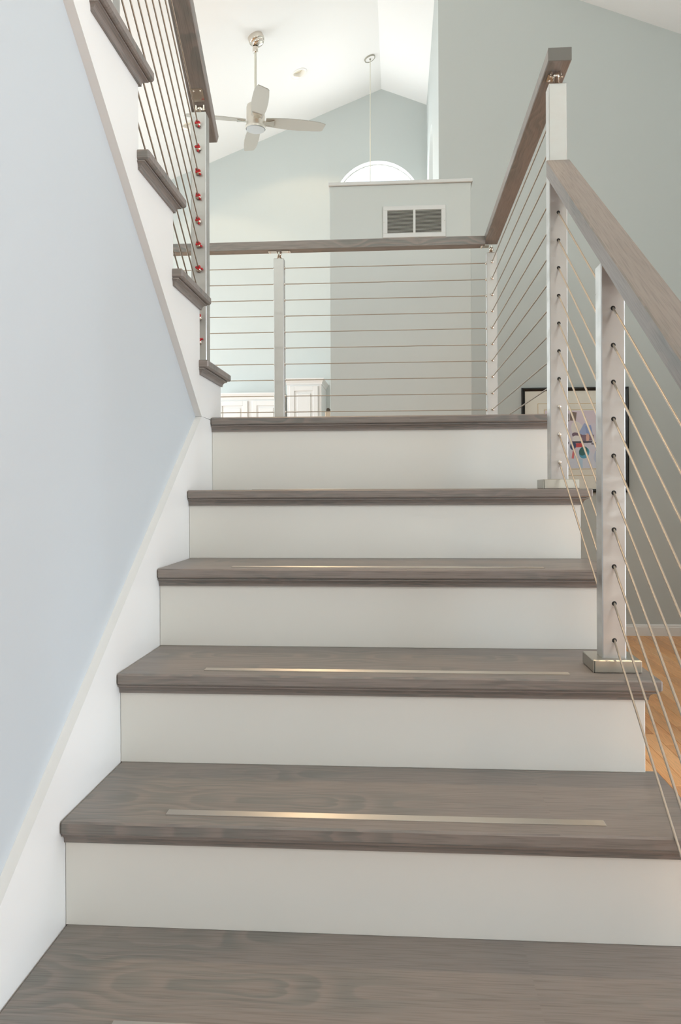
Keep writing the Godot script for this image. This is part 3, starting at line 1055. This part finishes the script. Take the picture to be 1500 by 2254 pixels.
func fan() -> void:
	var x := -1.447
	var d := 8.124
	var top := roof_y(x)
	var s := thing("ceiling_fan", "nickel ceiling fan with four pale blades on the sloped white ceiling", "ceiling fan", v(x, 3.70, d))
	var n := roof_normal(x)
	var st := mb()
	var c := v(x, top, d)
	lathe(st, [Vector2(0.0, 0.0), Vector2(0.083, 0.0), Vector2(0.083, 0.045), Vector2(0.080, 0.055), Vector2(0.066, 0.062), Vector2(0.066, 0.078), Vector2(0.060, 0.086), Vector2(0.040, 0.098), Vector2(0.0, 0.104)], c, n, 32)
	lathe(st, [Vector2(0.028, 0.11), Vector2(0.028, 0.155), Vector2(0.018, 0.17), Vector2(0.0, 0.172)], c, Vector3.DOWN, 24)
	obj("canopy", st, M["polished nickel"], s)
	st = mb()
	rod(st, c + Vector3.DOWN * 0.12, v(x, 3.95, d), 0.0135, 16)
	obj("downrod", st, M["cream metal"], s)
	st = mb()
	lathe(st, [Vector2(0.0, 3.985), Vector2(0.030, 3.985), Vector2(0.060, 3.975), Vector2(0.088, 3.955), Vector2(0.094, 3.93), Vector2(0.094, 3.76), Vector2(0.104, 3.745), Vector2(0.106, 3.725), Vector2(0.100, 3.712)].map(func(p): return Vector2(p.x, -p.y)), v(x, 0, d), Vector3.DOWN, 36)
	var motor := obj("motor_housing", st, M["motor nickel"], s)
	st = mb()
	lathe(st, [Vector2(0.096, -3.716), Vector2(0.093, -3.704), Vector2(0.06, -3.699), Vector2(0.0, -3.698)], v(x, 0, d), Vector3.DOWN, 36)
	obj("light_lens", st, M["frosted lens"], motor, "round frosted lens under the motor")
	for k in 4:
		var a := deg_to_rad(15.6) + PI / 2 * k
		var dir := Vector3(sin(a), 0, cos(a))
		var side := dir.cross(Vector3.UP)
		var tilt := side * cos(0.24) + Vector3.UP * sin(0.24)
		var up := tilt.cross(dir) * 0.009
		if up.y < 0: up = -up
		var o := v(x, 3.795, d)
		var pts := PackedVector2Array()
		var len := [0.105, 0.20, 0.32, 0.45, 0.58, 0.665]
		var wid := [0.058, 0.071, 0.082, 0.084, 0.077, 0.066]
		for i in 6:
			pts.append(Vector2(len[i] + (0.02 if i == 5 else 0.0), -wid[i]))
		pts.append(Vector2(0.705, -0.052))
		pts.append(Vector2(0.725, 0.045))
		for i in range(5, -1, -1):
			pts.append(Vector2(len[i], wid[i] * (0.95 if i < 4 else 0.98)))
		st = mb()
		slab(st, pts, o - up * 0.5, dir, tilt, up)
		obj("blade", st, M["fan blade"], s)
		st = mb()
		slab(st, PackedVector2Array([Vector2(0.08, -0.028), Vector2(0.14, -0.026), Vector2(0.19, -0.050), Vector2(0.19, 0.050), Vector2(0.14, 0.026), Vector2(0.08, 0.028)]), o - up * 1.6, dir, tilt, up)
		obj("blade_iron", st, M["polished nickel"], s)

func can_light(k: int, label: String, energy: float, aim := Vector3.DOWN, cone := 60.0) -> void:
	var x: float = CANS[k].x
	var d: float = CANS[k].y
	var n := roof_normal(x)
	var c := v(x, roof_y(x), d)
	var s := thing("recessed_light", label, "ceiling light", c, "recessed lights in the sloped ceiling")
	var st := mb()
	lathe(st, [Vector2(0.074, -0.004), Vector2(0.074, 0.004), Vector2(0.080, 0.010), Vector2(0.094, 0.009), Vector2(0.101, 0.004), Vector2(0.102, 0.0)], c, n, 40)
	obj("trim_ring", st, M["white trim"], s)
	st = mb()
	lathe(st, [Vector2(0.075, 0.0), Vector2(0.073, -0.02), Vector2(0.070, -0.050), Vector2(0.079, -0.056)], c, n, 40)
	obj("baffle", st, M["white trim"], s)
	st = mb()
	lathe(st, [Vector2(0.070, -0.048), Vector2(0.055, -0.044), Vector2(0.0, -0.040)], c, n, 32)
	obj("lens", st, M["can lens"], s)
	var l := SpotLight3D.new()
	l.name = "lamp"
	add_child(l)
	l.look_at_from_position(c + n * 0.004, c + n * 0.004 + aim, Vector3.FORWARD)
	l.spot_angle = cone
	l.spot_range = 20.0
	l.spot_attenuation = 2.0
	l.spot_angle_attenuation = 0.15
	l.light_energy = energy
	l.light_size = 0.06
	l.light_color = Color(1.0, 0.86, 0.68)
	l.shadow_enabled = true

func pendant() -> void:
	var x := -0.315
	var d := 9.444
	var s := thing("pendant_light", "small round ceiling plate with a long thin cord dropping past the arched window", "pendant light", v(x, 2.9, d))
	var n := roof_normal(x)
	var c := v(x, roof_y(x), d)
	var st := mb()
	lathe(st, [Vector2(0.058, 0.010), Vector2(0.0, 0.010)], c, n, 32)
	obj("plate", st, M["ceiling paint"], s)
	st = mb()
	lathe(st, [Vector2(0.068, 0.0), Vector2(0.068, 0.012), Vector2(0.064, 0.016), Vector2(0.058, 0.014), Vector2(0.057, 0.008)], c, n, 36)
	lathe(st, [Vector2(0.010, 0.010), Vector2(0.010, 0.026), Vector2(0.0, 0.028)], c, n, 16)
	obj("ring", st, M["pewter"], s)
	st = mb()
	rod(st, c + n * 0.02, v(x, 2.95, d), 0.0055, 10)
	obj("cord", st, M["cream metal"], s)
	st = mb()
	lathe(st, [Vector2(0.0, -2.98), Vector2(0.03, -2.97), Vector2(0.05, -2.90), Vector2(0.11, -2.78), Vector2(0.105, -2.78), Vector2(0.045, -2.90)], v(x, 0, d), Vector3.DOWN, 28)
	obj("lamp_shade", st, M["frosted lens"], s)

# ---------------------------------------------------------------- on the walls
func grille() -> void:
	var d := 5.4
	var x0 := -0.095
	var x1 := 0.328
	var y0 := 1.698
	var y1 := 1.912
	var s := thing("air_return_grille", "white metal air return grille with two banks of slats high on the pale block", "vent", v((x0 + x1) / 2, y0, d))
	var fr := 0.031
	var mid := (x0 + x1) / 2
	var st := mb()
	var t := d - 0.009
	box(st, v(x0, y0, d), v(x1, y0 + fr, t), 0.003)
	box(st, v(x0, y1 - fr, d), v(x1, y1, t), 0.003)
	box(st, v(x0, y0 + fr - 0.003, d), v(x0 + fr, y1 - fr + 0.003, t), 0.003)
	box(st, v(x1 - fr, y0 + fr - 0.003, d), v(x1, y1 - fr + 0.003, t), 0.003)
	box(st, v(mid - 0.0085, y0 + fr - 0.003, d), v(mid + 0.0085, y1 - fr + 0.003, t), 0.002)
	var f := obj("frame", st, M["grille white"], s)
	for e in [x0 + 0.008, x1 - 0.008]:
		st = mb()
		lathe(st, [Vector2(0.004, 0.0), Vector2(0.003, 0.0015), Vector2(0.0, 0.002)], v(e, (y0 + y1) / 2, t), Vector3(0, 0, 1), 10)
		obj("screw", st, M["grille slat"], f)
	st = mb()
	box(st, v(x0 + 0.02, y0 + 0.02, d - 0.0004), v(x1 - 0.02, y1 - 0.02, d - 0.0012))
	obj("backing", st, M["duct dark"], s)
	for b in [[x0 + fr - 0.002, mid - 0.007], [mid + 0.007, x1 - fr + 0.002]]:
		for i in 18:
			var y := y0 + fr + (y1 - y0 - 2 * fr) * (i + 0.5) / 18.0
			st = mb()
			slab(st, PackedVector2Array([Vector2(0, 0.0010), Vector2(0.0066, -0.0032), Vector2(0.0070, -0.0022), Vector2(0, 0.0022)]), v(b[0], y, d - 0.0012), Vector3(0, 0, 1), Vector3.UP, Vector3(b[1] - b[0], 0, 0))
			obj("slat", st, M["grille slat"], s)

func picture() -> void:
	var d := REAR
	var s := thing("framed_picture", "abstract print in wide cream mat and thin black frame on the grey wall", "picture", v(1.6, -0.035, d))
	var x0 := 1.125
	var x1 := 2.077
	var y0 := -0.036
	var y1 := 0.918
	var w := 0.031
	var st := mb()
	var prof := [Vector2(0, 0.0), Vector2(0, 0.024), Vector2(0.010, 0.026), Vector2(0.014, 0.020), Vector2(w, 0.014), Vector2(w, 0.0)]
	var cs := [Vector2(x0, y0), Vector2(x1, y0), Vector2(x1, y1), Vector2(x0, y1)]
	for i in 4:
		var a: Vector2 = cs[i]
		var b: Vector2 = cs[(i + 1) % 4]
		var e := (b - a).normalized()
		var inn := Vector2(-e.y, e.x)
		for j in prof.size() - 1:
			var q := []
			for k in [[a, e, j], [b, -e, j], [b, -e, j + 1], [a, e, j + 1]]:
				var p: Vector2 = k[0] + inn * prof[k[2]].x + k[1] * prof[k[2]].x
				q.append(v(p.x, p.y, d - prof[k[2]].y))
			var t: Vector2 = prof[j + 1] - prof[j]
			var nn := Vector3(inn.x, inn.y, 0) * -t.y + Vector3(0, 0, 1) * t.x
			face(st, q, nn.normalized())
	obj("frame", st, M["black frame"], s)
	st = mb()
	box(st, v(x0 + 0.02, y0 + 0.02, d - 0.001), v(x1 - 0.02, y1 - 0.02, d - 0.009))
	obj("mat_board", st, M["mat board"], s)
	st = mb()
	var cx := (x0 + x1) / 2
	var lines := [[1.271, 0.775, 0.118], [1.326, 0.718, 0.176]]
	for l in lines:
		var hx: float = cx - l[0]
		var t := 0.004
		var za := d - 0.0088
		var zb := d - 0.0096
		box(st, v(cx - hx, l[1] - t, za), v(cx + hx, l[1], zb))
		box(st, v(cx - hx, l[2], za), v(cx + hx, l[2] + t, zb))
		box(st, v(cx - hx, l[2], za), v(cx - hx + t, l[1], zb))
		box(st, v(cx + hx - t, l[2], za), v(cx + hx, l[1], zb))
	obj("gold_lines", st, M["gold line"], s)
	st = mb()
	var ax := 1.336
	var p := [v(ax, 0.184, d - 0.0099), v(2 * cx - ax, 0.184, d - 0.0099), v(2 * cx - ax, 0.708, d - 0.0099), v(ax, 0.708, d - 0.0099)]
	tri(st, p[0], p[1], p[2], Vector3(0, 0, 1), Vector2(0, 1), Vector2(1, 1), Vector2(1, 0))
	tri(st, p[0], p[2], p[3], Vector3(0, 0, 1), Vector2(0, 1), Vector2(1, 0), Vector2(0, 0))
	obj("print", st, M["print"], s, "abstract print in blue, red, teal and pink")

# a raised panel door from (x0, y0) to (x1, y1) whose back is at depth d
func panel_door(root: Node3D, x0: float, x1: float, y0: float, y1: float, d: float) -> void:
	var st := mb()
	var r := 0.062
	var t := d - 0.020
	box(st, v(x0, y0, d), v(x0 + r, y1, t), 0.004)
	box(st, v(x1 - r, y0, d), v(x1, y1, t), 0.004)
	box(st, v(x0 + r - 0.004, y0, d), v(x1 - r + 0.004, y0 + r, t), 0.004)
	box(st, v(x0 + r - 0.004, y1 - r, d), v(x1 - r + 0.004, y1, t), 0.004)
	var o := obj("door", st, M["cabinet white"], root)
	st = mb()
	box(st, v(x0 + r - 0.006, y0 + r - 0.006, d), v(x1 - r + 0.006, y1 - r + 0.006, d - 0.009))
	box(st, v(x0 + r + 0.028, y0 + r + 0.028, d - 0.008), v(x1 - r - 0.028, y1 - r - 0.028, d - 0.019), 0.010)
	obj("raised_panel", st, M["cabinet white"], o)

func crown(st: SurfaceTool, x0: float, x1: float, y: float, d: float, back: float, h: float) -> void:
	var prof := [Vector2(0, 0), Vector2(0.006, 0), Vector2(0.009, h * 0.25), Vector2(0.020, h * 0.55), Vector2(0.029, h * 0.8), Vector2(0.032, h * 0.85), Vector2(0.032, h), Vector2(0, h)]
	moulding(st, prof, [v(x0, y, back), v(x0, y, d), v(x1, y, d), v(x1, y, back)], [Vector3(-1, 0, 0), Vector3(-1, 0, 1), Vector3(1, 0, 1), Vector3(1, 0, 0)], Vector2.ZERO)

func kitchen() -> void:
	var s := thing("wall_cabinet", "white two-door wall cabinet beyond the landing, left of the slim middle post", "cabinet", v(-1.87, 0.35, 9.95))
	var st := mb()
	box(st, v(-2.31, 0.33, 9.95), v(-1.455, 1.14, FAR - 0.003), 0.003)
	obj("body", st, M["cabinet white"], s)
	st = mb()
	crown(st, -2.31, -1.455, 1.138, 9.95, FAR - 0.003, 0.085)
	obj("crown_moulding", st, M["cabinet white"], s)
	panel_door(s, -2.275, -1.888, 0.35, 1.122, 9.95)
	panel_door(s, -1.832, -1.47, 0.35, 1.122, 9.95)
	s = thing("tall_cabinet", "tall white cabinet with crown moulding beyond the landing, right of the middle post", "cabinet", v(-1.13, -EYE, 9.65))
	st = mb()
	box(st, v(-1.345, -EYE, 9.65), v(-0.925, 1.285, FAR - 0.003), 0.003)
	obj("body", st, M["cabinet white"], s)
	st = mb()
	crown(st, -1.345, -0.925, 1.28, 9.65, FAR - 0.003, 0.075)
	obj("crown_moulding", st, M["cabinet white"], s)
	panel_door(s, -1.315, -0.965, 0.35, 1.262, 9.65)
	panel_door(s, -1.315, -0.965, -1.20, 0.31, 9.65)
	# what peeks out beside the block
	s = thing("side_cabinet", "beige cabinet top barely peeking out beside the pale block", "cabinet", v(-0.55, -EYE, 7.2))
	st = mb()
	box(st, v(-0.640, -EYE, 7.0), v(-0.10, 0.688, 7.5), 0.004)
	obj("body", st, M["beige"], s)
	st = mb()
	box(st, v(-0.645, -EYE, 6.99), v(-0.095, -EYE + 0.08, 7.51), 0.004)
	obj("plinth", st, M["beige"], s)
	s = thing("storage_box", "small dark brown box peeking out beside the pale block at landing level", "box", v(-0.57, 0.689, 7.1))
	st = mb()
	box(st, v(-0.632, 0.689, 7.03), v(-0.45, 0.712, 7.2), 0.003)
	obj("body", st, M["dark box"], s)
	st = mb()
	box(st, v(-0.628, 0.712, 7.035), v(-0.605, 0.722, 7.19), 0.002)
	box(st, v(-0.595, 0.712, 7.035), v(-0.455, 0.718, 7.19), 0.002)
	obj("lid", st, M["dark box"], s)

func _ready() -> void:
	camera_and_light()
	materials()
	room()
	lower_stairs()
	upper_stairs()
	railings()
	kitchen()
	grille()
	picture()
	fan()
	can_light(0, "round recessed ceiling light with a cream ring, to the right of the fan", 0.7)
	can_light(1, "round recessed ceiling light half hidden behind the steel post of the upper railing", 0.4)
	can_light(2, "recessed ceiling light high above the landing", 5.5, Vector3(0.5, -5.3, 1.75), 24.0)
	can_light(3, "recessed ceiling light high above the right hand balcony", 1.5)
	pendant()
